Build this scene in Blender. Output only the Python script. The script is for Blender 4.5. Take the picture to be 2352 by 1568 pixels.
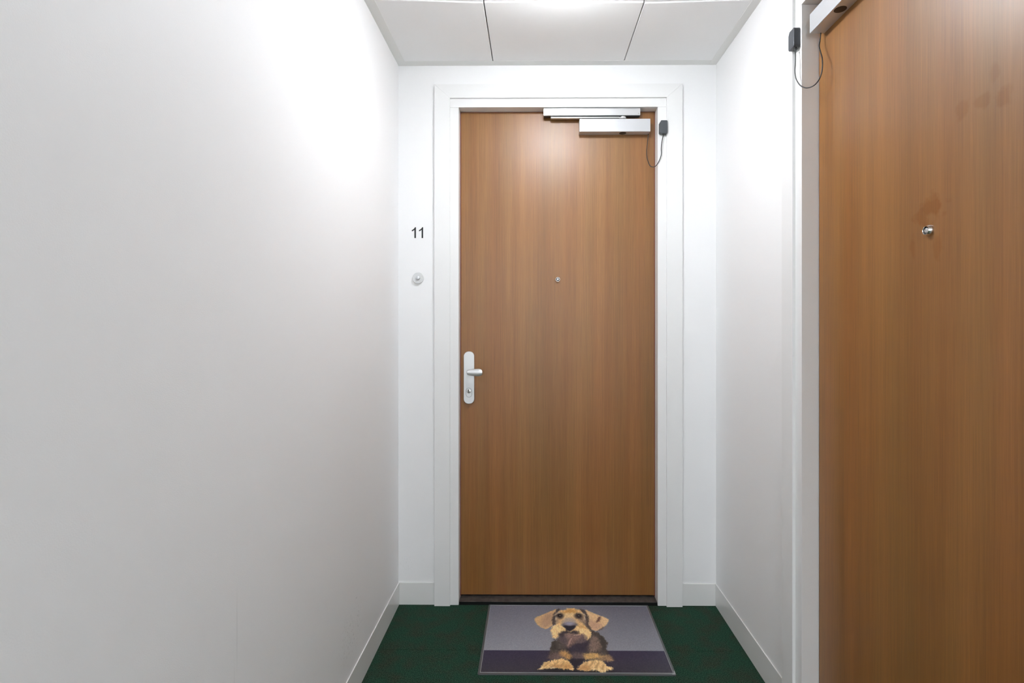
import bpy, bmesh, math, random
import numpy as np
from mathutils import Vector, Matrix

for _o in list(bpy.data.objects):
    bpy.data.objects.remove(_o, do_unlink=True)
SC = bpy.context.scene
COL = SC.collection
R = math.radians

# ------------------------------------------------------------------ camera
cam_d = bpy.data.cameras.new('camera')
cam_d.sensor_fit = 'HORIZONTAL'
cam_d.sensor_width = 36.0
cam_d.lens = 36.0 * 1200.0 / 2352.0          # wide angle, about 18 mm
cam_d.shift_x = -0.01743                     # perspective-corrected photograph
cam_d.shift_y = -0.01658
cam_d.clip_start = 0.02
cam = bpy.data.objects.new('camera', cam_d)
COL.objects.link(cam)
cam.location = (0.0, 0.0, 1.315)
cam.rotation_euler = (R(90), 0.0, 0.0075)
SC.camera = cam

# ------------------------------------------------------------------ world, exposure
world = bpy.data.worlds.new('world')
SC.world = world
world.use_nodes = True
world.node_tree.nodes['Background'].inputs[0].default_value = (1, 1, 1, 1)
world.node_tree.nodes['Background'].inputs[1].default_value = 0.0      # windowless passage
SC.view_settings.view_transform = 'Standard'
SC.view_settings.look = 'None'
SC.view_settings.gamma = 1.0
SC.view_settings.use_curve_mapping = False
SC.view_settings.exposure = 0.33
LAMP = 62.0                                 # opal ceiling lamp in front of the end door
FILL_PANEL = 33.0                                 # added fill panel, unseen behind the viewer, evens out the light
LAMP_COL = (0.95, 0.985, 1.03)
SC.cycles.use_light_tree = False
SC.cycles.max_bounces = 6
SC.cycles.diffuse_bounces = 5
SC.cycles.glossy_bounces = 3
SC.cycles.caustics_reflective = False
LAMP_SET = 0.024                             # how deep the disc sits inside its ring

# ------------------------------------------------------------------ sizes (metres)
H_CEIL = 2.53
XL, XR = -0.636, 0.8535          # side walls
YB, YFRONT = 2.452, -4.40        # end wall, wall behind the photographer
XC = 0.1138                      # centre of the passage and of the end door
Y_LEAF = 2.50                    # plane of the end door leaf
X_LEAF2 = 0.9045                 # plane of the side door leaf
YC2 = 1.2012                     # centre of the side door
HW = 0.4658                      # half width of a door opening
H_OPEN = 2.3325                  # height of a door opening


# ------------------------------------------------------------------ helpers
def link(name, bm, mat, parent=None, smooth=False, flat_first=False):
    me = bpy.data.meshes.new(name)
    bm.normal_update()
    bm.to_mesh(me)
    bm.free()
    if smooth:
        for p in me.polygons:
            p.use_smooth = True
        try:
            me.set_sharp_from_angle(angle=R(35))
        except Exception:
            pass
    if mat is not None:
        me.materials.append(mat)
    ob = bpy.data.objects.new(name, me)
    COL.objects.link(ob)
    if parent is not None:
        ob.parent = parent
    if flat_first:                # large faces keep their own normal, only the bevels are rounded
        wn = ob.modifiers.new('weighted_normals', 'WEIGHTED_NORMAL')
        wn.mode = 'FACE_AREA'
        wn.weight = 100
        wn.keep_sharp = True
    return ob


def empty(name, loc, rz=0.0):
    o = bpy.data.objects.new(name, None)
    o.empty_display_size = 0.05
    o.location = loc
    o.rotation_euler = (0, 0, rz)
    COL.objects.link(o)
    return o


def tag(o, label=None, cat=None, group=None, kind=None):
    if label:
        o['label'] = label
    if cat:
        o['category'] = cat
    if group:
        o['group'] = group
    if kind:
        o['kind'] = kind
    return o


def add_box(bm, x0, x1, y0, y1, z0, z1, bevel=0.0, seg=2):
    tmp = bmesh.new()
    bmesh.ops.create_cube(tmp, size=1.0)
    bmesh.ops.scale(tmp, vec=(x1 - x0, y1 - y0, z1 - z0), verts=tmp.verts)
    bmesh.ops.translate(tmp, vec=((x0 + x1) / 2, (y0 + y1) / 2, (z0 + z1) / 2), verts=tmp.verts)
    if bevel > 0:
        bmesh.ops.bevel(tmp, geom=list(tmp.edges), offset=bevel, segments=seg, affect='EDGES', profile=0.5)
    merge(bm, tmp)


def merge(bm, tmp):
    vm = {}
    for v in tmp.verts:
        vm[v] = bm.verts.new(v.co)
    for f in tmp.faces:
        try:
            bm.faces.new([vm[v] for v in f.verts])
        except ValueError:
            pass
    tmp.free()


def box(name, mat, parent, x0, x1, y0, y1, z0, z1, bevel=0.0, seg=2):
    bm = bmesh.new()
    add_box(bm, x0, x1, y0, y1, z0, z1, bevel, seg)
    return link(name, bm, mat, parent, smooth=bevel > 0, flat_first=bevel > 0)


def add_prism(bm, pts, y_front, y_back, bevel=0.0, seg=2, axis='y'):
    """outline in (x, z), extruded along y (axis='z': outline in (x, y), extruded along z)"""
    tmp = bmesh.new()
    if axis == 'y':
        co = lambda p, d: (p[0], d, p[1])
    else:
        co = lambda p, d: (p[0], p[1], d)
    a = [tmp.verts.new(co(p, y_front)) for p in pts]
    b = [tmp.verts.new(co(p, y_back)) for p in pts]
    n = len(pts)
    fa = tmp.faces.new(a)
    tmp.faces.new(list(reversed(b)))
    for i in range(n):
        j = (i + 1) % n
        tmp.faces.new((a[j], a[i], b[i], b[j]))
    bmesh.ops.recalc_face_normals(tmp, faces=tmp.faces)
    if bevel > 0:
        bmesh.ops.bevel(tmp, geom=list(fa.edges), offset=bevel, segments=seg, affect='EDGES', profile=0.5)
    merge(bm, tmp)


def prism(name, mat, parent, pts, yf, yb, bevel=0.0, seg=2, axis='y'):
    bm = bmesh.new()
    add_prism(bm, pts, yf, yb, bevel, seg, axis)
    return link(name, bm, mat, parent, smooth=bevel > 0, flat_first=bevel > 0)


def round_rect(cx, cz, w, h, r, n=10):
    pts = []
    for (sx, sz, a0) in ((1, 1, 0), (-1, 1, 90), (-1, -1, 180), (1, -1, 270)):
        for i in range(n + 1):
            a = R(a0 + 90 * i / n)
            pts.append((cx + sx * (w / 2 - r) + r * math.cos(a), cz + sz * (h / 2 - r) + r * math.sin(a)))
    return pts


def add_lathe(bm, profile, origin, axis='-y', n=40):
    """profile = [(radius, distance along the axis)]; ends are capped when radius is 0 or left open flat"""
    ox, oy, oz = origin
    rings = []
    for (r, d) in profile:
        ring = []
        if r <= 1e-6:
            c = {'-y': (ox, oy - d, oz), 'z': (ox, oy, oz + d), '-z': (ox, oy, oz - d)}[axis]
            ring = [bm.verts.new(c)]
        else:
            for i in range(n):
                a = 2 * math.pi * i / n
                u, v = r * math.cos(a), r * math.sin(a)
                c = {'-y': (ox + u, oy - d, oz + v), 'z': (ox + u, oy + v, oz + d), '-z': (ox + u, oy - v, oz - d)}[axis]
                ring.append(bm.verts.new(c))
        rings.append(ring)
    fs = []
    for a, b in zip(rings[:-1], rings[1:]):
        if len(a) == 1 and len(b) == 1:
            continue
        for i in range(n):
            j = (i + 1) % n
            if len(a) == 1:
                fs.append(bm.faces.new((a[0], b[j], b[i])))
            elif len(b) == 1:
                fs.append(bm.faces.new((a[i], a[j], b[0])))
            else:
                fs.append(bm.faces.new((a[i], a[j], b[j], b[i])))
    bmesh.ops.recalc_face_normals(bm, faces=bm.faces)


def lathe(name, mat, parent, profile, origin, axis='-y', n=40):
    bm = bmesh.new()
    add_lathe(bm, profile, origin, axis, n)
    return link(name, bm, mat, parent, smooth=True)


def catmull(pts, sub=8):
    P = [Vector(p) for p in pts]
    P = [P[0] * 2 - P[1]] + P + [P[-1] * 2 - P[-2]]
    out = []
    for i in range(1, len(P) - 2):
        p0, p1, p2, p3 = P[i - 1], P[i], P[i + 1], P[i + 2]
        for k in range(sub):
            t = k / sub
            out.append(0.5 * ((2 * p1) + (-p0 + p2) * t + (2 * p0 - 5 * p1 + 4 * p2 - p3) * t * t
                              + (-p0 + 3 * p1 - 3 * p2 + p3) * t ** 3))
    out.append(P[-2])
    return out


def tube(name, mat, parent, path, r, n=10):
    bm = bmesh.new()
    P = [Vector(p) for p in path]
    up = Vector((0, 1, 0))
    rings = []
    for i, p in enumerate(P):
        t = (P[min(i + 1, len(P) - 1)] - P[max(i - 1, 0)]).normalized()
        a = t.cross(up).normalized()
        b = a.cross(t).normalized()
        up = b
        up = Vector((0, 1, 0))
        rings.append([bm.verts.new(p + (a * math.cos(2 * math.pi * k / n) + b * math.sin(2 * math.pi * k / n)) * r) for k in range(n)])
    for a, b in zip(rings[:-1], rings[1:]):
        for k in range(n):
            bm.faces.new((a[k], a[(k + 1) % n], b[(k + 1) % n], b[k]))
    bm.faces.new(rings[0])
    bm.faces.new(list(reversed(rings[-1])))
    bmesh.ops.recalc_face_normals(bm, faces=bm.faces)
    return link(name, bm, mat, parent, smooth=True)


# ------------------------------------------------------------------ materials
def lin(c):
    return tuple(((v / 255.0) / 12.92 if v / 255.0 <= 0.04045 else ((v / 255.0 + 0.055) / 1.055) ** 2.4) for v in c)


def new_mat(name, base, rough=0.5, metal=0.0, spec=0.5, bump=None, var=None, coat=0.0, bdetail=1):
    """plain principled material with optional fine bump (scale, strength, distance) and colour variation (scale, amount)"""
    m = bpy.data.materials.new(name)
    m.use_nodes = True
    nt = m.node_tree
    b = nt.nodes['Principled BSDF']
    b.inputs['Base Color'].default_value = (*base, 1)
    b.inputs['Roughness'].default_value = rough
    b.inputs['Metallic'].default_value = metal
    b.inputs['Specular IOR Level'].default_value = spec
    if coat:
        b.inputs['Coat Weight'].default_value = coat
        b.inputs['Coat Roughness'].default_value = 0.15
    tc = nt.nodes.new('ShaderNodeTexCoord')
    if bump:
        n = nt.nodes.new('ShaderNodeTexNoise')
        n.inputs['Scale'].default_value = bump[0]
        n.inputs['Detail'].default_value = bdetail
        nt.links.new(tc.outputs['Object'], n.inputs['Vector'])
        bp = nt.nodes.new('ShaderNodeBump')
        bp.inputs['Strength'].default_value = bump[1]
        bp.inputs['Distance'].default_value = bump[2]
        nt.links.new(n.outputs['Fac'], bp.inputs['Height'])
        nt.links.new(bp.outputs['Normal'], b.inputs['Normal'])
    if var:
        n = nt.nodes.new('ShaderNodeTexNoise')
        n.inputs['Scale'].default_value = var[0]
        n.inputs['Detail'].default_value = 4
        nt.links.new(tc.outputs['Object'], n.inputs['Vector'])
        mr = nt.nodes.new('ShaderNodeMapRange')
        mr.inputs['From Min'].default_value = 0.3
        mr.inputs['From Max'].default_value = 0.7
        mr.inputs['To Min'].default_value = 1.0 - var[1]
        mr.inputs['To Max'].default_value = 1.0 + var[1]
        nt.links.new(n.outputs['Fac'], mr.inputs['Value'])
        mx = nt.nodes.new('ShaderNodeMix')
        mx.data_type = 'RGBA'
        mx.blend_type = 'MULTIPLY'
        mx.inputs['Factor'].default_value = 1.0
        mx.inputs[6].default_value = (*base, 1)
        cb = nt.nodes.new('ShaderNodeCombineColor')
        for i in range(3):
            nt.links.new(mr.outputs['Result'], cb.inputs[i])
        nt.links.new(cb.outputs['Color'], mx.inputs[7])
        nt.links.new(mx.outputs[2], b.inputs['Base Color'])
    return m


def wall_mat(name, base, scuffs):
    """matt wall paint with roller texture; scuffs = list of (centre xyz, radii xyz, strength) soft dirty marks"""
    m = new_mat(name, base, rough=0.55, spec=0.35, bump=(420, 0.10, 0.001), bdetail=0)
    nt = m.node_tree
    b = nt.nodes['Principled BSDF']
    tc = nt.nodes.new('ShaderNodeTexCoord')
    sp = nt.nodes.new('ShaderNodeTexNoise')
    sp.inputs['Scale'].default_value = 130
    sp.inputs['Detail'].default_value = 2
    nt.links.new(tc.outputs['Object'], sp.inputs['Vector'])
    th = nt.nodes.new('ShaderNodeMapRange')
    th.inputs['From Min'].default_value = 0.58
    th.inputs['From Max'].default_value = 0.72
    nt.links.new(sp.outputs['Fac'], th.inputs['Value'])
    total = None
    for (c, r, s, speck) in scuffs:
        mp = nt.nodes.new('ShaderNodeMapping')
        mp.vector_type = 'TEXTURE'
        mp.inputs['Location'].default_value = c
        mp.inputs['Scale'].default_value = r
        nt.links.new(tc.outputs['Object'], mp.inputs['Vector'])
        ln = nt.nodes.new('ShaderNodeVectorMath')
        ln.operation = 'LENGTH'
        nt.links.new(mp.outputs['Vector'], ln.inputs[0])
        mr = nt.nodes.new('ShaderNodeMapRange')
        mr.interpolation_type = 'SMOOTHSTEP'
        mr.inputs['From Min'].default_value = 1.0
        mr.inputs['From Max'].default_value = 0.2
        mr.inputs['To Max'].default_value = s
        nt.links.new(ln.outputs['Value'], mr.inputs['Value'])
        v = mr.outputs['Result']
        if speck:
            mu = nt.nodes.new('ShaderNodeMath')
            mu.operation = 'MULTIPLY'
            nt.links.new(v, mu.inputs[0])
            nt.links.new(th.outputs['Result'], mu.inputs[1])
            v = mu.outputs[0]
        if total is None:
            total = v
        else:
            ad = nt.nodes.new('ShaderNodeMath')
            ad.operation = 'MAXIMUM'
            nt.links.new(total, ad.inputs[0])
            nt.links.new(v, ad.inputs[1])
            total = ad.outputs[0]
    if total is not None:
        mx = nt.nodes.new('ShaderNodeMix')
        mx.data_type = 'RGBA'
        mx.inputs[6].default_value = (*base, 1)
        mx.inputs[7].default_value = (0.16, 0.16, 0.16, 1)
        nt.links.new(total, mx.inputs['Factor'])
        nt.links.new(mx.outputs[2], b.inputs['Base Color'])
    return m


def wood_mat(name, stains=()):
    """vertical-grained brown veneer with satin lacquer; stains = greasy marks (centre x, z, radius x, z, strength)"""
    m = bpy.data.materials.new(name)
    m.use_nodes = True
    nt = m.node_tree
    N, L = nt.nodes, nt.links
    b = N['Principled BSDF']
    tc = N.new('ShaderNodeTexCoord')

    def noise(sx, sz, detail, rough=0.5):
        mp = N.new('ShaderNodeMapping')
        mp.inputs['Scale'].default_value = (sx, sx, sz)
        L.new(tc.outputs['Object'], mp.inputs['Vector'])
        n = N.new('ShaderNodeTexNoise')
        n.inputs['Scale'].default_value = 1.0
        n.inputs['Detail'].default_value = detail
        n.inputs['Roughness'].default_value = rough
        L.new(mp.outputs['Vector'], n.inputs['Vector'])
        return n.outputs['Fac']

    def rng(v, a, b_, c, d):
        mr = N.new('ShaderNodeMapRange')
        mr.inputs['From Min'].default_value = a
        mr.inputs['From Max'].default_value = b_
        mr.inputs['To Min'].default_value = c
        mr.inputs['To Max'].default_value = d
        L.new(v, mr.inputs['Value'])
        return mr.outputs['Result']

    def mixc(f, c1, c2, blend='MIX'):
        mx = N.new('ShaderNodeMix')
        mx.data_type = 'RGBA'
        mx.blend_type = blend
        if isinstance(f, (int, float)):
            mx.inputs['Factor'].default_value = f
        else:
            L.new(f, mx.inputs['Factor'])
        for i, c in ((6, c1), (7, c2)):
            if isinstance(c, tuple):
                mx.inputs[i].default_value = (*c, 1)
            else:
                L.new(c, mx.inputs[i])
        return mx.outputs[2]

    band = noise(16, 0.35, 2)
    hue = noise(9, 0.6, 2)
    grain = noise(170, 2.2, 3, 0.6)
    pore = noise(520, 9, 2, 0.6)
    c = mixc(rng(band, 0.3, 0.7, 0, 1), WOOD_DARK, WOOD_LIGHT)
    c = mixc(rng(hue, 0.35, 0.65, 0, 1), c, mixc(1.0, c, (1.10, 0.96, 0.92), 'MULTIPLY'))
    g = rng(grain, 0.3, 0.7, 0.86, 1.12)
    p = rng(pore, 0.35, 0.65, 0.90, 1.06)
    mu = N.new('ShaderNodeMath')
    mu.operation = 'MULTIPLY'
    L.new(g, mu.inputs[0])
    L.new(p, mu.inputs[1])
    cb = N.new('ShaderNodeCombineColor')
    for i in range(3):
        L.new(mu.outputs[0], cb.inputs[i])
    c = mixc(1.0, c, cb.outputs['Color'], 'MULTIPLY')
    rough = rng(grain, 0.3, 0.7, WOOD_ROUGH - 0.02, WOOD_ROUGH + 0.03)
    spec = None
    if stains:
        dist = noise(38, 38, 3)
        total = None
        for (cx, cz, rx, rz, s) in stains:
            mp = N.new('ShaderNodeMapping')
            mp.vector_type = 'TEXTURE'
            mp.inputs['Location'].default_value = (cx, 0, cz)
            mp.inputs['Scale'].default_value = (rx, 1.0, rz)
            L.new(tc.outputs['Object'], mp.inputs['Vector'])
            ln = N.new('ShaderNodeVectorMath')
            ln.operation = 'LENGTH'
            L.new(mp.outputs['Vector'], ln.inputs[0])
            ad = N.new('ShaderNodeMath')
            ad.operation = 'ADD'
            L.new(ln.outputs['Value'], ad.inputs[0])
            L.new(rng(dist, 0.3, 0.7, -0.45, 0.45), ad.inputs[1])
            v = rng(ad.outputs[0], 1.05, 0.55, 0.0, s)
            if total is None:
                total = v
            else:
                mm = N.new('ShaderNodeMath')
                mm.operation = 'MAXIMUM'
                L.new(total, mm.inputs[0])
                L.new(v, mm.inputs[1])
                total = mm.outputs[0]
        c = mixc(total, c, mixc(1.0, c, (0.86, 0.76, 0.62), 'MULTIPLY'))
        spec = rng(total, 0, 1, 0.68, 0.46)
    L.new(c, b.inputs['Base Color'])
    L.new(rough, b.inputs['Roughness'])
    b.inputs['Specular IOR Level'].default_value = 0.68
    if spec is not None:
        L.new(spec, b.inputs['Specular IOR Level'])
    bp = N.new('ShaderNodeBump')
    bp.inputs['Strength'].default_value = 0.05
    bp.inputs['Distance'].default_value = 0.0004
    L.new(grain, bp.inputs['Height'])
    L.new(bp.outputs['Normal'], b.inputs['Normal'])
    return m


def emit_mat(name, strength, col=(1, 1, 1)):
    m = bpy.data.materials.new(name)
    m.use_nodes = True
    b = m.node_tree.nodes['Principled BSDF']
    b.inputs['Base Color'].default_value = (0.85, 0.85, 0.85, 1)
    b.inputs['Emission Color'].default_value = (*col, 1)
    b.inputs['Emission Strength'].default_value = strength
    b.inputs['Specular IOR Level'].default_value = 0.0
    m.cycles.emission_sampling = 'FRONT'
    return m


WOOD_DARK = (0.212, 0.094, 0.021)
WOOD_LIGHT = (0.282, 0.129, 0.032)
WOOD_ROUGH = 0.40

WALL = (0.88, 0.88, 0.88)
M = {}
M['wall_plain'] = wall_mat('wall_paint', WALL, [((-0.60, 2.452, 0.19), (0.05, 0.2, 0.05), 0.10, True)])
M['wall_left'] = wall_mat('wall_paint_scuffed', WALL, [
    ((-0.636, 1.82, 0.24), (0.2, 0.16, 0.12), 0.30, True),
    ((-0.636, 1.87, 0.335), (0.2, 0.012, 0.0025), 0.35, False),
    ((-0.636, 1.115, 0.66), (0.2, 0.0035, 0.12), 0.10, False),
    ((-0.636, 1.105, 0.52), (0.2, 0.0035, 0.10), 0.08, False)])
M['wall_right'] = wall_mat('wall_paint_marked', WALL, [((0.8535, 2.10, 0.20), (0.2, 0.016, 0.006), 0.30, True)])
M['trim'] = new_mat('satin_white_paint', (0.82, 0.82, 0.812), rough=0.45, spec=0.4, bump=(300, 0.04, 0.0006))
M['skirting'] = new_mat('gloss_white_skirting', (0.80, 0.80, 0.785), rough=0.22)
M['tile'] = new_mat('white_ceiling_panel', (0.90, 0.90, 0.895), rough=0.6, spec=0.3, bump=(600, 0.08, 0.0006), var=(3, 0.012))
M['ctrim'] = new_mat('ceiling_edge_metal', (0.80, 0.80, 0.775), rough=0.45)
M['dark'] = new_mat('dark_void', (0.03, 0.027, 0.025), rough=0.9)
M['seal'] = new_mat('dark_red_seal', (0.17, 0.028, 0.014), rough=0.6)
M['alu'] = new_mat('silver_painted_metal', (0.66, 0.67, 0.69), rough=0.36, metal=0.55, var=(30, 0.01))
M['anod'] = new_mat('anodised_aluminium', (0.80, 0.81, 0.82), rough=0.30, metal=0.8)
M['plate'] = new_mat('light_anodised_plate', (0.74, 0.75, 0.76), rough=0.40, metal=0.45)
M['chrome'] = new_mat('polished_steel', (0.80, 0.79, 0.77), rough=0.14, metal=1.0)
M['steel'] = new_mat('brushed_steel', (0.62, 0.61, 0.58), rough=0.28, metal=1.0)
M['lens'] = new_mat('viewer_lens', (0.60, 0.60, 0.60), rough=0.05, metal=0.6)
M['black'] = new_mat('black_plastic', (0.012, 0.012, 0.013), rough=0.4)
M['ink'] = new_mat('black_vinyl', (0.010, 0.010, 0.011), rough=0.5)
M['grey'] = new_mat('charcoal_plastic', (0.060, 0.066, 0.075), rough=0.42, bump=(700, 0.1, 0.0004))
M['cable'] = new_mat('black_cable', (0.020, 0.020, 0.020), rough=0.45)
M['slot'] = new_mat('dark_channel', (0.05, 0.05, 0.055), rough=0.5, metal=0.3)
M['sill'] = new_mat('dark_stone', (0.060, 0.052, 0.048), rough=0.38, var=(45, 0.5))
M['sill_shade'] = new_mat('black_sill_front_shade', (0.006, 0.007, 0.007), rough=0.55, spec=0.2)
M['bell'] = new_mat('white_plastic', (0.66, 0.67, 0.67), rough=0.35)
M['vinyl'] = new_mat('smoky_clear_vinyl', (0.075, 0.080, 0.085), rough=0.28, coat=0.5)
M['ridge'] = new_mat('clear_vinyl_ridge', (0.36, 0.37, 0.38), rough=0.2, coat=0.6)


def carpet_mat():
    m = bpy.data.materials.new('green_carpet')
    m.use_nodes = True
    nt = m.node_tree
    N, L = nt.nodes, nt.links
    b = N['Principled BSDF']
    b.inputs['Roughness'].default_value = 0.95
    b.inputs['Specular IOR Level'].default_value = 0.1
    tc = N.new('ShaderNodeTexCoord')

    def noise(s, d):
        n = N.new('ShaderNodeTexNoise')
        n.inputs['Scale'].default_value = s
        n.inputs['Detail'].default_value = d
        L.new(tc.outputs['Object'], n.inputs['Vector'])
        return n.outputs['Fac']
    r1 = N.new('ShaderNodeValToRGB')
    r1.color_ramp.elements[0].position = 0.36
    r1.color_ramp.elements[0].color = (0.007, 0.024, 0.014, 1)
    r1.color_ramp.elements[1].position = 0.66
    r1.color_ramp.elements[1].color = (0.033, 0.086, 0.055, 1)
    L.new(noise(260, 3), r1.inputs['Fac'])
    r2 = N.new('ShaderNodeValToRGB')
    r2.color_ramp.elements[0].position = 0.42
    r2.color_ramp.elements[0].color = (1, 1, 1, 1)
    r2.color_ramp.elements[1].position = 0.66
    r2.color_ramp.elements[1].color = (1.5, 0.82, 0.85, 1)
    L.new(noise(13, 4), r2.inputs['Fac'])
    mx = N.new('ShaderNodeMix')
    mx.data_type = 'RGBA'
    mx.blend_type = 'MULTIPLY'
    mx.inputs['Factor'].default_value = 1.0
    L.new(r1.outputs['Color'], mx.inputs[6])
    L.new(r2.outputs['Color'], mx.inputs[7])
    L.new(mx.outputs[2], b.inputs['Base Color'])
    bp = N.new('ShaderNodeBump')
    bp.inputs['Strength'].default_value = 0.6
    bp.inputs['Distance'].default_value = 0.003
    L.new(noise(380, 3), bp.inputs['Height'])
    L.new(bp.outputs['Normal'], b.inputs['Normal'])
    return m


M['carpet'] = carpet_mat()
M['wood'] = wood_mat('brown_veneer')
M['wood2'] = wood_mat('brown_veneer_stained', [
    (0.012, 1.580, 0.036, 0.030, 0.9), (-0.025, 1.568, 0.026, 0.030, 0.7), (-0.052, 1.500, 0.012, 0.030, 0.45),
    (0.026, 1.487, 0.016, 0.034, 0.45),
    (0.188, 1.752, 0.026, 0.022, 0.55), (0.140, 1.764, 0.024, 0.020, 0.5), (0.092, 1.768, 0.022, 0.022, 0.45),
    (0.169, 1.808, 0.012, 0.022, 0.35)])
M['glow'] = emit_mat('opal_lamp_disc', LAMP, LAMP_COL)
M['glow_fill'] = emit_mat('fill_panel_diffuser', FILL_PANEL, LAMP_COL)

# ------------------------------------------------------------------ the setting
# floor: screed with the carpet lying on it in lengths that meet at a seam
fl = box('floor', M['dark'], None, XL - 0.12, XR + 0.20, YFRONT - 0.12, 2.62, -0.06, -0.006)
tag(fl, 'dark green carpeted floor of the passage', kind='structure')
for (y0, y1) in ((2.1105, 2.4995), (0.51, 2.1095), (-1.09, 0.509), (-2.69, -1.091), (YFRONT, -2.691)):
    box('carpet_length', M['carpet'], fl, XL - 0.01, XR + 0.01, y0, y1, -0.006, 0.0, 0.0009, 1)

# walls
bm = bmesh.new()
add_box(bm, XL - 0.12, XL, YFRONT - 0.12, 2.62, -0.06, 2.64)
tag(link('wall_left', bm, M['wall_left']), 'plain white painted wall, lightly scuffed low down', kind='structure')
bm = bmesh.new()
WO = HW + 0.046                   # wall opening half width
add_box(bm, XL, XC - WO, YB, YB + 0.16, -0.06, 2.64)
add_box(bm, XC + WO, XR, YB, YB + 0.16, -0.06, 2.64)
add_box(bm, XC - WO, XC + WO, YB, YB + 0.16, H_OPEN + 0.044, 2.64)
tag(link('wall_back', bm, M['wall_plain']), 'white end wall around the closed wooden door', kind='structure')
bm = bmesh.new()
add_box(bm, XR, XR + 0.16, YC2 + WO, YB + 0.16, -0.06, 2.64)
add_box(bm, XR, XR + 0.16, YFRONT - 0.12, YC2 - WO, -0.06, 2.64)
add_box(bm, XR, XR + 0.16, YC2 - WO, YC2 + WO, H_OPEN + 0.044, 2.64)
tag(link('wall_right', bm, M['wall_right']), 'white side wall between the two wooden doors', kind='structure')
bm = bmesh.new()
add_box(bm, XL, XR, YFRONT - 0.12, YFRONT, -0.06, 2.64)
tag(link('wall_front', bm, M['wall_plain']), 'white wall closing the passage behind the viewer', kind='structure')

# baseboards: thin gloss strips
BT, BH = 0.0045, 0.1035
CO = 0.5787                       # casing outer half width
def board(name, x0, x1, y0, y1, label):
    tag(box(name, M['skirting'], None, x0, x1, y0, y1, 0.0005, BH, 0.0012, 2), label, kind='structure')
board('baseboard_left', XL, XL + BT, YFRONT, YB, 'white glossy baseboard along the left wall')
board('baseboard_back_left', XL + BT, XC - CO, YB - BT, YB, 'short white baseboard left of the end door')
board('baseboard_back_right', XC + CO, XR - BT, YB - BT, YB, 'short white baseboard right of the end door')
board('baseboard_right', XR - BT, XR, YC2 + CO, YB, 'white baseboard running from the end wall to the side door')
board('baseboard_right_near', XR - BT, XR, YFRONT, YC2 - CO, 'white baseboard on the viewer side of the side door')
board('baseboard_front', XL + BT, XR - BT, YFRONT, YFRONT + BT, 'white baseboard behind the viewer')

# ceiling: dark void above, metal edge trim, single panels in three columns
ce = box('ceiling', M['dark'], None, XL, XR, YFRONT, YB, H_CEIL + 0.035, H_CEIL + 0.10)
tag(ce, 'suspended white panel ceiling with metal edge trim', kind='structure')
tx0, tx1, ty1, ty0 = XL + 0.034, XR - 0.029, 2.4150, YFRONT + 0.034
box('edge_trim', M['ctrim'], ce, XL, tx0 + 0.006, YFRONT, YB, H_CEIL, H_CEIL + 0.003, 0.0006, 1)
box('edge_trim', M['ctrim'], ce, tx1 - 0.006, XR, YFRONT, YB, H_CEIL, H_CEIL + 0.003, 0.0006, 1)
box('edge_trim', M['ctrim'], ce, tx0 + 0.006, tx1 - 0.006, ty1 - 0.006, YB, H_CEIL, H_CEIL + 0.003, 0.0006, 1)
box('edge_trim', M['ctrim'], ce, tx0 + 0.006, tx1 - 0.006, YFRONT, ty0, H_CEIL, H_CEIL + 0.003, 0.0006, 1)
xj = [tx0, -0.189, 0.417, tx1]
# joint lines across the passage: y at each of the four column borders
yj = [[ty1] * 6, [1.9527, 1.9742, 1.9716, 1.9762, 1.9816, 1.9640]]
y = 1.372
while y > ty0 + 0.25:
    yj.append([y] * 6)
    y -= 0.60
yj.append([ty0] * 6)
for r in range(len(yj) - 1):
    drop = (0.0, 0.0045)[1 if r % 2 else 0]
    for c in range(3):
        x0, x1 = xj[c] + 0.002, xj[c + 1] - 0.002
        a, b_ = yj[r][2 * c], yj[r][2 * c + 1]
        d, e = yj[r + 1][2 * c], yj[r + 1][2 * c + 1]
        g = 0.0006
        bm = bmesh.new()
        add_prism(bm, [(x0, d + g), (x1, e + g), (x1, b_ - g), (x0, a - g)], H_CEIL + drop + 0.0005, H_CEIL + drop + 0.018, 0.0012, 1, 'z')
        link('ceiling_panel', bm, M['tile'], ce, smooth=True, flat_first=True)


def ceiling_lamp(y, label, glow):
    """round surface lamp: white ring with the opal disc set back inside it"""
    t = empty('ceiling_lamp', (0.115, y, H_CEIL + 0.0045))
    tag(t, label, 'ceiling lamp')
    lathe('housing', M['trim'], t, [(0, 0), (0.146, 0), (0.148, 0.002), (0.148, 0.032), (0.144, 0.036), (0.133, 0.036), (0.131, 0.034),
                                   (0.131, LAMP_SET), (0, LAMP_SET)], (0, 0, 0), '-z', 64)
    lathe('diffuser', glow, t, [(0.1305, LAMP_SET + 0.0004), (0.1300, LAMP_SET + 0.030), (0.122, LAMP_SET + 0.052), (0.095, LAMP_SET + 0.068),
                                (0.055, LAMP_SET + 0.076), (0, LAMP_SET + 0.078)], (0, 0, 0), '-z', 32)


ceiling_lamp(1.673, 'round opal ceiling lamp on the panels in front of the end door', M['glow'])
lp = empty('fill_panel', (0.114, -3.2, H_CEIL + 0.0005))  # added lamp out of view, fills the passage from behind
tag(lp, 'added rectangular ceiling fill panel, unseen far behind the viewer', 'added fill panel')
box('fill_frame', M['trim'], lp, -0.32, 0.32, -0.62, 0.62, -0.012, 0.0, 0.001, 1)
box('fill_diffuser', M['glow_fill'], lp, -0.30, 0.30, -0.60, 0.60, -0.0135, -0.0121)


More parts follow.
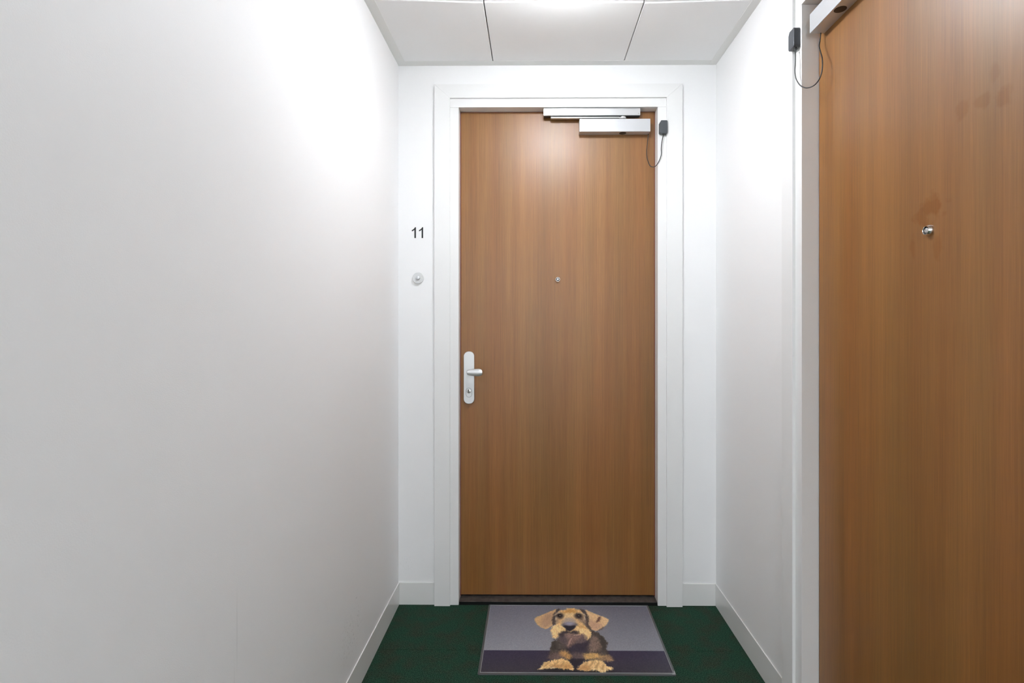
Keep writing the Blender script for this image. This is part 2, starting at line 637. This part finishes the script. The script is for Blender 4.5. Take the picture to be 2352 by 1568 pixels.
# ------------------------------------------------------------------ door surrounds (frame, casing, sill)
def surround(name, loc, rz, label):
    """local axes: x along the wall to the right, y into the wall (0 = face of the leaf), z up"""
    t = empty(name, loc, rz)
    tag(t, label, kind='structure')
    for s in (-1, 1):
        x0, x1 = sorted((s * HW, s * (HW + 0.046)))
        box('frame_jamb', M['trim'], t, x0, x1, -0.053, 0.062, 0.0, H_OPEN - 0.0004, 0.0012, 2)
        # rebate stop with the dark red seal behind the gap round the leaf
        x0, x1 = sorted((s * (HW - 0.0037), s * HW))
        box('seal', M['seal'], t, x0, x1, 0.0025, 0.060, 0.0160, H_OPEN - 0.0004, 0)
    box('frame_head', M['trim'], t, -HW - 0.046, HW + 0.046, -0.053, 0.062, H_OPEN, H_OPEN + 0.044, 0.0012, 2)
    box('seal', M['seal'], t, -HW + 0.0037, HW - 0.0037, 0.0025, 0.060, H_OPEN - 0.0033, H_OPEN - 0.0002, 0)
    ci, co, hi, ho = 0.5057, CO, 2.3730, 2.4370
    g = 0.0001
    for s in (-1, 1):
        pts = [(s * ci, 0), (s * co, 0), (s * co, ho - g), (s * ci, hi - g)]
        prism('casing', M['trim'], t, pts, -0.063, -0.0484, 0.0008, 2)
    prism('casing', M['trim'], t, [(-ci + g, hi), (ci - g, hi), (co - g, ho), (-co + g, ho)], -0.063, -0.0484, 0.0008, 2)
    sl = box('door_sill', M['sill'], t, -HW + 0.0015, HW - 0.0015, -0.0495, 0.060, 0.0, 0.0150, 0.0012, 2)
    box('sill_front_shade', M['sill_shade'], sl, -HW + 0.0015, HW - 0.0015, -0.0512, -0.0495, 0.0, 0.0138, 0.0)  # black strip stands in for shade on the sill's front face
    return t


surround('trim_1', (XC, Y_LEAF, 0), 0.0, 'white frame and casing round the end door')
surround('trim_2', (X_LEAF2, YC2, 0), R(-90), 'white frame and casing round the side door')


# ------------------------------------------------------------------ doors
def door(name, loc, rz, m, wood, label):
    """m = 1: hinges at the right, handle at the left; m = -1 mirrored"""
    t = empty(name, loc, rz)
    tag(t, label, kind='structure')
    box('leaf', wood, t, -0.4620, 0.4620, 0.0, 0.049, 0.0225, H_OPEN - 0.0035, 0.0012, 2)
    # lock side: long plate, knob lever, cylinder
    px = -0.4231 * m
    pl = prism('handle_plate', M['plate'], t, round_rect(px, 1.0614, 0.0503, 0.2496, 0.0235, 12), -0.0105, 0.0, 0.0022, 3)
    bm = bmesh.new()
    # lever: oval sections from the plate axis outwards
    secs = [(-0.0055, 0.0015), (-0.0045, 0.0070), (-0.0010, 0.0110), (0.006, 0.0130), (0.018, 0.0148), (0.032, 0.0165),
            (0.046, 0.0178), (0.056, 0.0178), (0.064, 0.0155), (0.069, 0.0105), (0.0712, 0.004)]
    rings = []
    n = 28
    for (dx, hz) in secs:
        hy = min(hz, 0.0105)
        ring = []
        for k in range(n):
            a = 2 * math.pi * k / n
            ring.append(bm.verts.new((px + m * dx, -0.0555 + hy * math.sin(a) - 0.004 * dx / 0.07, 1.0905 + hz * math.cos(a))))
        rings.append(ring)
    for a, b in zip(rings[:-1], rings[1:]):
        for k in range(n):
            bm.faces.new((a[k], a[(k + 1) % n], b[(k + 1) % n], b[k]))
    bm.faces.new(rings[0])
    bm.faces.new(rings[-1])
    bmesh.ops.recalc_face_normals(bm, faces=bm.faces)
    add_lathe(bm, [(0.0118, 0.0), (0.0105, 0.004), (0.0098, 0.012), (0.0098, 0.042), (0, 0.042)], (px + m * 0.006, -0.0100, 1.0905), '-y', 28)
    link('lever', bm, M['anod'], pl, smooth=True)
    gp = prism('cylinder_guard_groove', M['slot'], pl, round_rect(px, 0.9905, 0.0282, 0.0446, 0.0140, 10), -0.0108, -0.0100)
    prism('cylinder_guard', M['plate'], pl, round_rect(px, 0.9905, 0.0262, 0.0426, 0.0130, 10), -0.0122, -0.0102, 0.0006, 2)
    lathe('lock_cylinder', M['steel'], pl, [(0.0098, 0), (0.0098, 0.0006), (0.0088, 0.0012), (0, 0.0012)], (px, -0.0122, 0.9965), '-y', 32)
    key = [(px - 0.0013, 0.9895), (px + 0.0009, 0.9895), (px + 0.0017, 0.9960), (px + 0.0026, 0.9990), (px + 0.0022, 1.0035),
           (px - 0.0004, 1.0050), (px - 0.0026, 1.0035), (px - 0.0027, 0.9990), (px - 0.0014, 0.9960)]
    prism('keyhole', M['black'], pl, key, -0.0137, -0.0130)
    # viewer
    vw = lathe('peephole', M['chrome'], t, [(0.0128, 0.0), (0.0128, 0.0014), (0.0122, 0.0032), (0.0104, 0.0075), (0.0098, 0.0088),
                                          (0.0092, 0.0088), (0.0088, 0.0080), (0.0086, 0.0040)], (0.0008 * m, 0.0, 1.530), '-y', 40)
    lathe('viewer_tube', M['black'], vw, [(0.0087, 0.0042), (0.0064, 0.0050), (0.0062, 0.0052)], (0.0008 * m, 0.0, 1.530), '-y', 36)
    lathe('lens', M['lens'], vw, [(0.0062, 0.0052), (0.0056, 0.0068), (0.0040, 0.0077), (0.0022, 0.0080), (0.0018, 0.0074), (0, 0.0073)], (0.0008 * m, 0.0, 1.530), '-y', 36)
    return t


door('door_1', (XC, Y_LEAF, 0), 0.0, 1, M['wood'], 'closed brown wooden door facing the viewer at the end of the passage')
door('door_2', (X_LEAF2, YC2, 0), R(-90), -1, M['wood2'], 'closed brown wooden door with greasy marks, in the side wall')


# ------------------------------------------------------------------ door closers
def closer(loc, rz, m, label):
    t = empty('door_closer', loc, rz)
    tag(t, label, 'door closer', 'overhead door closers')

    def bx(name, mat, par, xa, xb, y0, y1, z0, z1, bev=0.0, seg=2):
        x0, x1 = sorted((m * xa, m * xb))
        return box(name, mat, par, x0, x1, y0, y1, z0, z1, bev, seg)

    body = bx('body', M['alu'], t, 0.1010, 0.4335, -0.0450, 0.0, 2.2205, 2.2805, 0.0014, 2)
    # round black recess cap on the underside
    lathe('spindle_cap', M['black'], body, [(0.0165, 0.0), (0.0165, 0.0008), (0.0145, 0.0011), (0, 0.0009)], (m * 0.3070, -0.0235, 2.2206), '-z', 40)
    # faint raised mark near the end of the cover
    for (xa, za, xb, zb) in ((0.396, 2.238, 0.401, 2.250), (0.401, 2.250, 0.4035, 2.238), (0.4100, 2.2365, 0.4140, 2.2395), (0.4140, 2.2395, 0.4175, 2.247)):
        dx, dz = xb - xa, zb - za
        l = math.hypot(dx, dz)
        nx, nz = -dz / l * 0.0009, dx / l * 0.0009
        off = 0.0 if m > 0 else -0.0
        fx = lambda v: v if m > 0 else (v - 0.8070 + 0.4035 - 0.0065) + 0.0
        pts = [(fx(xa) + nx, za + nz), (fx(xb) + nx, zb + nz), (fx(xb) - nx, zb - nz), (fx(xa) - nx, za - nz)]
        prism('raised_mark', M['alu'], body, pts, -0.0453, -0.0448)
    rail = bx('slide_rail', M['anod'], t, -0.0675, 0.3862, -0.0420, -0.0120, 2.2975, H_OPEN - 0.0006, 0.0009, 2)
    bx('rail_cover_lip', M['anod'], rail, -0.0675, 0.3862, -0.0428, -0.0420, 2.2982, H_OPEN - 0.0065, 0.0003, 1)
    bx('rail_channel', M['slot'], rail, -0.0660, 0.3847, -0.0375, -0.0165, 2.2962, 2.2976)
    for xa in (-0.0610, 0.3790):
        lathe('screw', M['steel'], rail, [(0.0030, 0), (0.0030, 0.0006), (0.0022, 0.0010), (0, 0.0010)], (m * xa, -0.0427, 2.3060), '-y', 20)
    bm = bmesh.new()
    x0, x1 = sorted((m * -0.0335, m * 0.290))
    add_box(bm, x0, x1, -0.0370, -0.0200, 2.2868, 2.2940, 0.0016, 2)
    # eye of the arm round the spindle
    add_lathe(bm, [(0.0075, 0.0), (0.0155, 0.0), (0.0165, 0.0015), (0.0165, 0.0080), (0.0150, 0.0095), (0.0075, 0.0095), (0.0075, 0.0)], (m * 0.3070, -0.0260, 2.2850), 'z', 36)
    x0, x1 = sorted((m * 0.282, m * 0.297))
    add_box(bm, x0, x1, -0.0350, -0.0190, 2.2868, 2.2940, 0.0016, 2)
    arm = link('arm', bm, M['anod'], t, smooth=True)
    lathe('spindle_bolt', M['chrome'], arm, [(0.0072, 0.0), (0.0072, 0.0110), (0.0060, 0.0125), (0, 0.0125)], (m * 0.3070, -0.0260, 2.2804), 'z', 24)
    bx('slider', M['black'], arm, -0.0345, -0.0180, -0.0345, -0.0200, 2.2935, 2.2966, 0.0008, 1)
    return t


closer((XC, Y_LEAF, 0), 0.0, 1, 'silver door closer with slide rail at the top of the end door')
closer((X_LEAF2, YC2, 0), R(-90), -1, 'silver door closer seen from below on the side door, at the top right')


# ------------------------------------------------------------------ junction boxes with their cables
def contact(loc, rz, x0, z0, path, label):
    t = empty('cable_box', loc, rz)
    tag(t, label, 'cable box', 'small cable boxes beside the door closers')
    w, h = 0.0372, 0.0610
    pts = [(x0 + 0.004, z0), (x0 + w - 0.004, z0), (x0 + w, z0 + 0.004), (x0 + w, z0 + h - 0.005), (x0 + w - 0.003, z0 + h),
           (x0 + 0.0075, z0 + h), (x0, z0 + h - 0.012), (x0, z0 + 0.005)]
    front = -0.0745
    body = prism('box_body', M['grey'], t, pts, front, -0.0536, 0.0020, 3)
    lathe('cable_gland', M['black'], body, [(0.0042, 0), (0.0042, 0.0030), (0.0030, 0.0046), (0, 0.0046)], (path[0][0], -0.0645, z0), '-z', 20)
    tube('cable', M['cable'], t, catmull([(path[0][0], -0.0645, z0 + 0.002)] + path, 8), 0.0018, 10)
    return t


contact((XC, Y_LEAF, 0), 0.0, 0.4700, 2.2010,
        [(0.4893, -0.064, 2.1960), (0.4841, -0.065, 2.1737), (0.4794, -0.064, 2.1362), (0.4799, -0.062, 2.1065), (0.4704, -0.059, 2.0771),
         (0.4569, -0.052, 2.0564), (0.4435, -0.044, 2.0543), (0.4319, -0.036, 2.0652), (0.4219, -0.029, 2.0981), (0.4202, -0.0246, 2.1342),
         (0.4251, -0.0198, 2.1782), (0.4300, -0.0155, 2.2190)],
        'small charcoal box with looping black cable at the top right of the end door')
contact((X_LEAF2, YC2, 0), R(-90), -0.5100, 2.2030,
        [(-0.4816, -0.066, 2.1980), (-0.4765, -0.0675, 2.178), (-0.4744, -0.069, 2.1473), (-0.4755, -0.0695, 2.1244), (-0.4695, -0.069, 2.0981),
         (-0.4515, -0.066, 2.0695), (-0.436, -0.056, 2.0534), (-0.4174, -0.046, 2.0489), (-0.4031, -0.038, 2.0551), (-0.3927, -0.033, 2.0696),
         (-0.3905, -0.029, 2.0938), (-0.397, -0.0258, 2.1242), (-0.4119, -0.0225, 2.1514), (-0.4259, -0.0192, 2.1784), (-0.4278, -0.0158, 2.1973),
         (-0.4265, -0.0140, 2.2190)],
        'small black box with hanging cable beside the side door frame')

# ------------------------------------------------------------------ house number and doorbell
hn = empty('house_number', (-0.5732, YB, 1.7210))
tag(hn, 'black number 11 stuck on the white wall above the doorbell', 'house number')
one = [(0.38, 0), (0.38, 1), (0.295, 1), (0.265, 0.945), (0.20, 0.865), (0.10, 0.785), (0, 0.735), (0, 0.620), (0.09, 0.655), (0.18, 0.715), (0.240, 0.765), (0.240, 0)]
one = [(a * 0.0510, b * 0.0510) for a, b in reversed(one)]
d0 = prism('digit', M['ink'], hn, one, -0.0012, 0.0)
d1 = d0.copy()
COL.objects.link(d1)
d1.parent = hn
d1.location = (0.0338, 0, 0)

db = empty('doorbell', (-0.5425, YB, 1.5326))
tag(db, 'small round doorbell button left of the end door', 'doorbell')
lathe('backplate', M['bell'], db, [(0, 0.0), (0.0262, 0.0), (0.0262, 0.0082), (0.0252, 0.0096), (0.0106, 0.0098), (0.0102, 0.0088), (0, 0.0088)], (0, 0, 0), '-y', 48)
lathe('push_button', M['alu'], db, [(0.0096, 0.0090), (0.0096, 0.0118), (0.0088, 0.0143), (0.0060, 0.0162), (0.0030, 0.0169), (0, 0.0171)], (0, 0, 0), '-y', 32)

# ------------------------------------------------------------------ door mat with the printed dog
MX, MY, MW, MD = -0.211, 1.958, 0.745, 0.4885
mat_t = empty('door_mat', (MX, MY, 0.0))
tag(mat_t, 'grey vinyl door mat printed with a lying wire-haired dog', 'door mat')
bm = bmesh.new()
add_prism(bm, round_rect(MW / 2, MD / 2, MW, MD, 0.006, 4), 0.0042, 0.0002, 0.0012, 2, 'z')
link('vinyl_sheet', bm, M['vinyl'], mat_t, smooth=True, flat_first=True)
bd = 0.0105                                   # clear border round the print
for (x0, x1, y0, y1) in ((bd - 0.0022, MW - bd + 0.0022, bd - 0.0022, bd), (bd - 0.0022, MW - bd + 0.0022, MD - bd, MD - bd + 0.0022),
                         (bd - 0.0022, bd, bd, MD - bd), (MW - bd, MW - bd + 0.0022, bd, MD - bd)):
    box('welded_rim', M['ridge'], mat_t, x0, x1, y0, y1, 0.0040, 0.0056, 0.0006, 1)
# a small upturned corner of the clear sheet
prism('curled_corner', M['ridge'], mat_t, [(MW - 0.016, 0.002), (MW - 0.003, 0.002), (MW - 0.002, 0.020), (MW - 0.006, 0.022), (MW - 0.007, 0.008)], 0.0042, 0.0068, 0.0006, 1, 'z')

# print: colours painted by code, coordinates in millimetres from the near left corner
ART = [
 ('p',(72,64,60),3,7,0.22,[(307,218),(286,198),(279,156),(270,119),(273,95),(305,80),(354,80),(375,77),(411,78),(468,78),(514,87),(509,117),(503,145),(511,184),(507,227),(487,261),(458,282),(431,282),(365,232)]),
 ('p',(118,100,90),9,8,0.2,[(432,190),(464,240),(481,220),(487,167),(460,139),(433,145)]),
 ('p',(58,54,50),5,6,0.15,[(486,257),(505,217),(506,167),(490,148),(487,200)]),
 ('p',(60,56,52),6,6,0.2,[(294,198),(310,189),(301,153),(281,147),(286,179)]),
 ('p',(50,46,58),8,5,0.12,[(345,166),(382,192),(436,213),(428,148),(411,123),(373,77),(357,122)]),
 ('p',(100,82,78),9,6,0.2,[(274,116),(315,131),(340,98),(305,83),(273,92)]),
 ('p',(92,78,78),9,6,0.2,[(369,129),(408,126),(409,99),(383,89),(362,104)]),
 ('p',(178,136,88),7,6,0.16,[(318,141),(339,138),(360,113),(355,89),(333,98),(315,122)]),
 ('p',(190,152,98),7,6,0.16,[(411,120),(445,129),(484,117),(509,114),(470,99),(431,90),(413,96)]),
 ('p',(142,114,86),7,8,0.2,[(471,102),(510,111),(520,85),(490,78),(459,84)]),
 ('p',(36,34,44),5,3,0.08,[(351,89),(408,90),(386,57),(379,18),(359,15),(363,46),(350,71)]),
 ('e',(27,27,33),8,0,0,[(299,24),(361,24),(298,10)]),
 ('e',(27,27,33),8,0,0,[(441,14),(500,14),(440,3)]),
 ('p',(216,180,124),3,5,0.15,[(231,28),(240,53),(259,72),(290,83),(321,89),(347,80),(355,60),(362,36),(354,25),(325,31),(299,37),(288,42),(266,35),(246,31)]),
 ('p',(212,178,126),3,5,0.15,[(377,33),(390,54),(414,75),(450,87),(479,78),(492,52),(517,40),(505,28),(490,23),(478,13),(460,17),(435,24),(414,20),(396,23)]),
 ('p',(188,140,88),8,4,0.1,[(319,54),(346,63),(359,37),(351,29),(325,37)]),
 ('p',(186,140,92),8,4,0.1,[(381,34),(401,55),(426,46),(420,24),(396,25)]),
 ('p',(176,130,84),7,4,0.1,[(274,48),(300,60),(318,48),(296,39)]),
 ('p',(202,166,122),2.5,1.5,0.08,[(215,372),(234,391),(268,416),(299,440),(315,447),(304,396),(294,339),(295,324),(277,302),(262,293),(242,305),(223,331)]),
 ('p',(176,142,114),10,2,0.06,[(252,384),(290,420),(295,377),(287,331),(265,305),(242,316)]),
 ('p',(214,180,136),2.5,1.5,0.08,[(447,446),(468,430),(504,402),(536,379),(545,362),(532,333),(515,307),(490,286),(473,282),(453,296),(440,332),(449,398)]),
 ('p',(190,152,124),10,2,0.06,[(459,367),(490,340),(511,326),(490,293),(471,287),(453,310)]),
 ('p',(98,66,60),4,2,0.1,[(506,390),(511,382),(501,352),(486,345),(491,363)]),
 ('p',(92,78,76),4,2,0.1,[(490,286),(516,311),(510,298),(493,282)]),
 ('p',(74,64,62),4,4,0.2,[(315,445),(331,449),(321,424),(310,365),(308,328),(295,328),(292,346),(298,396)]),
 ('p',(74,64,62),4,4,0.2,[(423,448),(444,442),(455,394),(452,340),(458,282),(444,289),(435,325),(440,370),(433,413)]),
 ('p',(212,174,122),3,4,0.14,[(326,431),(354,451),(381,458),(407,454),(426,437),(436,405),(437,366),(433,329),(452,282),(454,261),(447,236),(433,218),(410,233),(387,253),(346,253),(325,246),(304,222),(292,235),(287,273),(294,309),(310,331),(310,377)]),
 ('p',(150,126,104),8,4,0.18,[(310,369),(332,377),(322,354),(312,335),(308,346)]),
 ('p',(140,118,100),8,4,0.18,[(408,378),(436,382),(436,329),(422,343)]),
 ('p',(198,146,82),9,3,0.12,[(350,429),(380,447),(404,435),(391,415),(374,421),(356,415)]),
 ('p',(222,192,142),9,3,0.1,[(351,413),(374,417),(395,413),(388,378),(369,381),(347,370)]),
 ('e',(66,56,56),7,2,0.1,[(328,396),(346,396),(327,373)]),
 ('e',(66,56,56),7,2,0.1,[(413,394),(431,394),(411,370)]),
 ('e',(22,20,24),3,0,0,[(329,397),(338,397),(328,383)]),
 ('e',(22,20,24),3,0,0,[(414,395),(423,395),(412,382)]),
 ('s',(225,225,225),2,0,0,[(328,398),(330,395)]),
 ('s',(225,225,225),2,0,0,[(412,397),(415,394)]),
 ('s',(214,196,166),4,1,0,[(307,400),(316,416),(327,418)]),
 ('s',(214,196,166),4,1,0,[(426,417),(439,409),(442,394)]),
 ('s',(206,190,166),3,1,0,[(310,365),(310,385)]),
 ('s',(206,190,166),3,1,0,[(440,363),(439,386)]),
 ('p',(176,158,142),10,2,0.06,[(351,373),(388,374),(400,340),(365,325),(336,334)]),
 ('p',(104,98,102),6,2,0.06,[(331,324),(351,341),(385,341),(402,325),(389,306),(343,306)]),
 ('e',(150,146,164),7,0,0,[(368,334),(388,334),(367,321)]),
 ('p',(36,36,48),3,0,0.05,[(338,313),(350,319),(367,315),(384,319),(394,314),(385,295),(375,285),(364,277),(352,286),(344,299)]),
 ('p',(228,196,142),5,5,0.14,[(294,309),(316,324),(337,313),(344,286),(326,274),(313,249),(304,223),(292,237),(287,273)]),
 ('p',(228,196,142),5,5,0.14,[(389,295),(405,317),(438,310),(453,271),(447,240),(433,219),(423,246),(405,271)]),
 ('p',(200,156,98),8,3,0.1,[(400,314),(430,314),(438,296),(412,303)]),
 ('p',(84,72,76),7,5,0.18,[(314,235),(344,249),(352,212),(341,176),(328,195),(313,212)]),
 ('p',(96,82,84),7,5,0.18,[(396,243),(420,253),(433,218),(418,196),(389,202)]),
 ('p',(56,50,54),6,4,0.14,[(326,270),(348,283),(368,274),(389,281),(403,265),(387,251),(363,260),(346,253),(333,235),(316,244)]),
 ('p',(128,104,97),9,5,0.2,[(344,254),(367,258),(397,251),(411,248),(396,219),(374,189),(354,165),(346,179),(354,212),(345,236)]),
 ('s',(190,160,146),3,1,0,[(382,248),(406,253)]),
 ('s',(184,150,138),3,1,0,[(369,226),(359,199),(351,176)]),
 ('s',(172,130,86),4,1,0,[(305,74),(285,48)]),
 ('s',(172,130,86),4,1,0,[(328,74),(314,42)]),
 ('s',(172,130,86),4,1,0,[(267,65),(250,45)]),
 ('s',(172,130,86),4,1,0,[(441,75),(427,49)]),
 ('s',(172,130,86),4,1,0,[(462,67),(448,38)]),
 ('s',(172,130,86),4,1,0,[(417,66),(404,46)]),
 ('s',(172,130,86),4,1,0,[(479,52),(473,30)]),
 ('s',(240,216,170),3,1,0,[(288,42),(277,35)]),
 ('s',(240,216,170),3,1,0,[(292,39),(288,34)]),
 ('s',(240,216,170),3,1,0,[(435,22),(443,32)]),
 ('s',(240,216,170),3,1,0,[(457,21),(461,29)]),
 ('s',(240,216,170),3,1,0,[(471,14),(468,27)]),
 ('s',(240,216,170),3,1,0,[(482,18),(483,35)]),
 ('s',(240,216,170),3,1,0,[(234,29),(246,42)]),
 ('s',(240,216,170),3,1,0,[(351,29),(360,34)]),
]


def vnoise(x, y, seed):
    """smooth value noise on arrays"""
    xi, yi = np.floor(x).astype(np.int64), np.floor(y).astype(np.int64)
    fx, fy = x - xi, y - yi
    fx, fy = fx * fx * (3 - 2 * fx), fy * fy * (3 - 2 * fy)

    def h(a, b):
        v = (a * 374761393 + b * 668265263 + seed * 974634777) & 0xFFFFFFFF
        v = ((v ^ (v >> 13)) * 1274126177) & 0xFFFFFFFF
        return ((v ^ (v >> 16)) & 0xFFFF) / 65535.0
    return (h(xi, yi) * (1 - fx) + h(xi + 1, yi) * fx) * (1 - fy) + (h(xi, yi + 1) * (1 - fx) + h(xi + 1, yi + 1) * fx) * fy


def seg_dist(px, py, a, b):
    dx, dy = b[0] - a[0], b[1] - a[1]
    t = np.clip(((px - a[0]) * dx + (py - a[1]) * dy) / (dx * dx + dy * dy + 1e-9), 0, 1)
    return np.hypot(px - a[0] - t * dx, py - a[1] - t * dy)


def poly_sd(px, py, pts):
    d = np.full(px.shape, 1e9)
    ins = np.zeros(px.shape, bool)
    n = len(pts)
    for i in range(n):
        a, b = pts[i], pts[(i + 1) % n]
        d = np.minimum(d, seg_dist(px, py, a, b))
        if a[1] != b[1]:
            c = ((a[1] > py) != (b[1] > py)) & (px < (b[0] - a[0]) * (py - a[1]) / (b[1] - a[1]) + a[0])
            ins ^= c
    return np.where(ins, -d, d)


def closed_spline(pts, sub=4):
    out = []
    n = len(pts)
    for i in range(n):
        p0, p1, p2, p3 = [np.array(pts[(i + k) % n], float) for k in (-1, 0, 1, 2)]
        for k in range(sub):
            t = k / sub
            out.append(tuple(0.5 * (2 * p1 + (p2 - p0) * t + (2 * p0 - 5 * p1 + 4 * p2 - p3) * t * t + (3 * p1 - p0 - 3 * p2 + p3) * t ** 3)))
    return out


def paint_print():
    nx, ny = 420, 250
    w, h = MW - 2 * bd, MD - 2 * bd
    gx, gy = np.meshgrid(np.linspace(bd, MW - bd, nx) * 1000, np.linspace(bd, MD - bd, ny) * 1000)
    ss = lambda t: np.clip(t, 0, 1) ** 2 * (3 - 2 * np.clip(t, 0, 1))
    # studio backdrop and dark table edge
    back = np.zeros((ny, nx, 3))
    v = np.clip((gy - 140) / 340, 0, 1)[..., None]
    back[:] = np.array((132, 133, 140)) * (1 - v) + np.array((104, 104, 116)) * v
    mid = np.exp(-((gx - 250) / 260) ** 2)[..., None]
    back += (mid - 0.5) * 10
    table = np.zeros((ny, nx, 3))
    tv = np.clip(gy / 140, 0, 1)[..., None]
    table[:] = np.array((52, 50, 58)) * (1 - tv) + np.array((50, 46, 66)) * tv
    img = table + (back - table) * ss((gy - 142) / 4)[..., None]
    grain = (vnoise(gx / 2.2, gy / 3.2, 1) - 0.5)
    img += grain[..., None] * 14
    # hair raggedness: warp the drawing a little with streaky noise
    ux, uy = gx.copy(), gy.copy()
    wx = (vnoise(gx / 9, gy / 14, 201) - 0.5) * 7 + (vnoise(gx / 3.2, gy / 7, 203) - 0.5) * 4
    wy = (vnoise(gx / 9, gy / 14, 202) - 0.5) * 9 + (vnoise(gx / 2.6, gy / 9, 204) - 0.5) * 9
    for i, (kind, col, soft, fur, shade, pts) in enumerate(ART):
        k = min(fur / 4.0, 1.0)
        gx, gy = ux + wx * k, uy + wy * k
        soft = soft * 1.35
        xs, ys = [p[0] for p in pts], [p[1] for p in pts]
        if kind == 'e':
            (cx, cy), rx, ry = pts[0], abs(pts[1][0] - pts[0][0]), abs(pts[2][1] - pts[0][1])
            sd = (np.sqrt(((gx - cx) / rx) ** 2 + ((gy - cy) / ry) ** 2) - 1) * min(rx, ry)
        elif kind == 's':
            sd = np.full(gx.shape, 1e9)
            for a, b in zip(pts[:-1], pts[1:]):
                sd = np.minimum(sd, seg_dist(gx, gy, a, b))
            sd = sd - soft * 0.55
        else:
            sd = poly_sd(gx, gy, closed_spline(pts))
        if fur:
            # ragged hair edge: thin streaks pointing away from the middle of the patch
            cx, cy = sum(xs) / len(xs), sum(ys) / len(ys)
            ang = np.arctan2(gy - cy, gx - cx)
            rad = np.hypot(gx - cx, gy - cy)
            sd = sd + fur * (vnoise(ang * 26, rad / 30, 7 + i) - 0.5) * 1.6
        al = ss(0.5 - sd / (2.0 * soft))
        if kind == 's':
            al = al * 0.8
        c = np.array(col, float)[None, None, :] * np.ones((ny, nx, 1))
        if shade:
            cx, cy = sum(xs) / len(xs), sum(ys) / len(ys)
            ang = np.arctan2(gy - cy, gx - cx)
            rad = np.hypot(gx - cx, gy - cy)
            st = vnoise(ang * 20, rad / 22, 40 + i) * 0.5 + vnoise(gx / 3.0, gy / 8, 90 + i) * 0.5 - 0.5
            c = c * (1 + 3.0 * shade * st)[..., None]
        img = img + (c - img) * al[..., None]
    gx, gy = ux, uy
    img += (vnoise(gx / 1.8, gy / 2.0, 5) - 0.5)[..., None] * 12
    # worn specks
    img += (vnoise(gx / 2.0, gy / 2.0, 11) > 0.985)[..., None] * 22
    img = np.clip(img, 0, 255) / 255.0
    linr = np.where(img <= 0.04045, img / 12.92, ((img + 0.055) / 1.055) ** 2.4)
    verts = np.stack([gx / 1000, gy / 1000, np.full(gx.shape, 0.0045)], -1).reshape(-1, 3)
    idx = np.arange(nx * ny).reshape(ny, nx)
    quads = np.stack([idx[:-1, :-1], idx[:-1, 1:], idx[1:, 1:], idx[1:, :-1]], -1).reshape(-1, 4)
    me = bpy.data.meshes.new('printed_picture')
    me.vertices.add(len(verts))
    me.vertices.foreach_set('co', verts.ravel())
    me.loops.add(quads.size)
    me.loops.foreach_set('vertex_index', quads.ravel().astype(np.int32))
    me.polygons.add(len(quads))
    me.polygons.foreach_set('loop_start', (np.arange(len(quads)) * 4).astype(np.int32))
    me.update(calc_edges=True)
    ca = me.color_attributes.new('print', 'FLOAT_COLOR', 'POINT')
    rgba = np.concatenate([linr.reshape(-1, 3), np.ones((nx * ny, 1))], 1).astype(np.float32)
    ca.data.foreach_set('color', rgba.ravel())
    m = bpy.data.materials.new('printed_vinyl')
    m.use_nodes = True
    nt = m.node_tree
    b = nt.nodes['Principled BSDF']
    b.inputs['Roughness'].default_value = 0.45
    b.inputs['Specular IOR Level'].default_value = 0.4
    at = nt.nodes.new('ShaderNodeVertexColor')
    at.layer_name = 'print'
    gain = nt.nodes.new('ShaderNodeMix')
    gain.data_type = 'RGBA'
    gain.blend_type = 'MULTIPLY'
    gain.inputs['Factor'].default_value = 1.0
    gain.inputs[7].default_value = (PRINT_GAIN, PRINT_GAIN, PRINT_GAIN, 1)
    nt.links.new(at.outputs['Color'], gain.inputs[6])
    nt.links.new(gain.outputs[2], b.inputs['Base Color'])
    n = nt.nodes.new('ShaderNodeTexNoise')
    n.inputs['Scale'].default_value = 700
    tc = nt.nodes.new('ShaderNodeTexCoord')
    nt.links.new(tc.outputs['Object'], n.inputs['Vector'])
    bp = nt.nodes.new('ShaderNodeBump')
    bp.inputs['Strength'].default_value = 0.2
    bp.inputs['Distance'].default_value = 0.0004
    nt.links.new(n.outputs['Fac'], bp.inputs['Height'])
    nt.links.new(bp.outputs['Normal'], b.inputs['Normal'])
    me.materials.append(m)
    ob = bpy.data.objects.new('printed_picture', me)
    COL.objects.link(ob)
    ob.parent = mat_t
    ob['label'] = 'print of a tan and grey wire-haired dog lying on a dark table'


PRINT_GAIN = 1.28
paint_print()
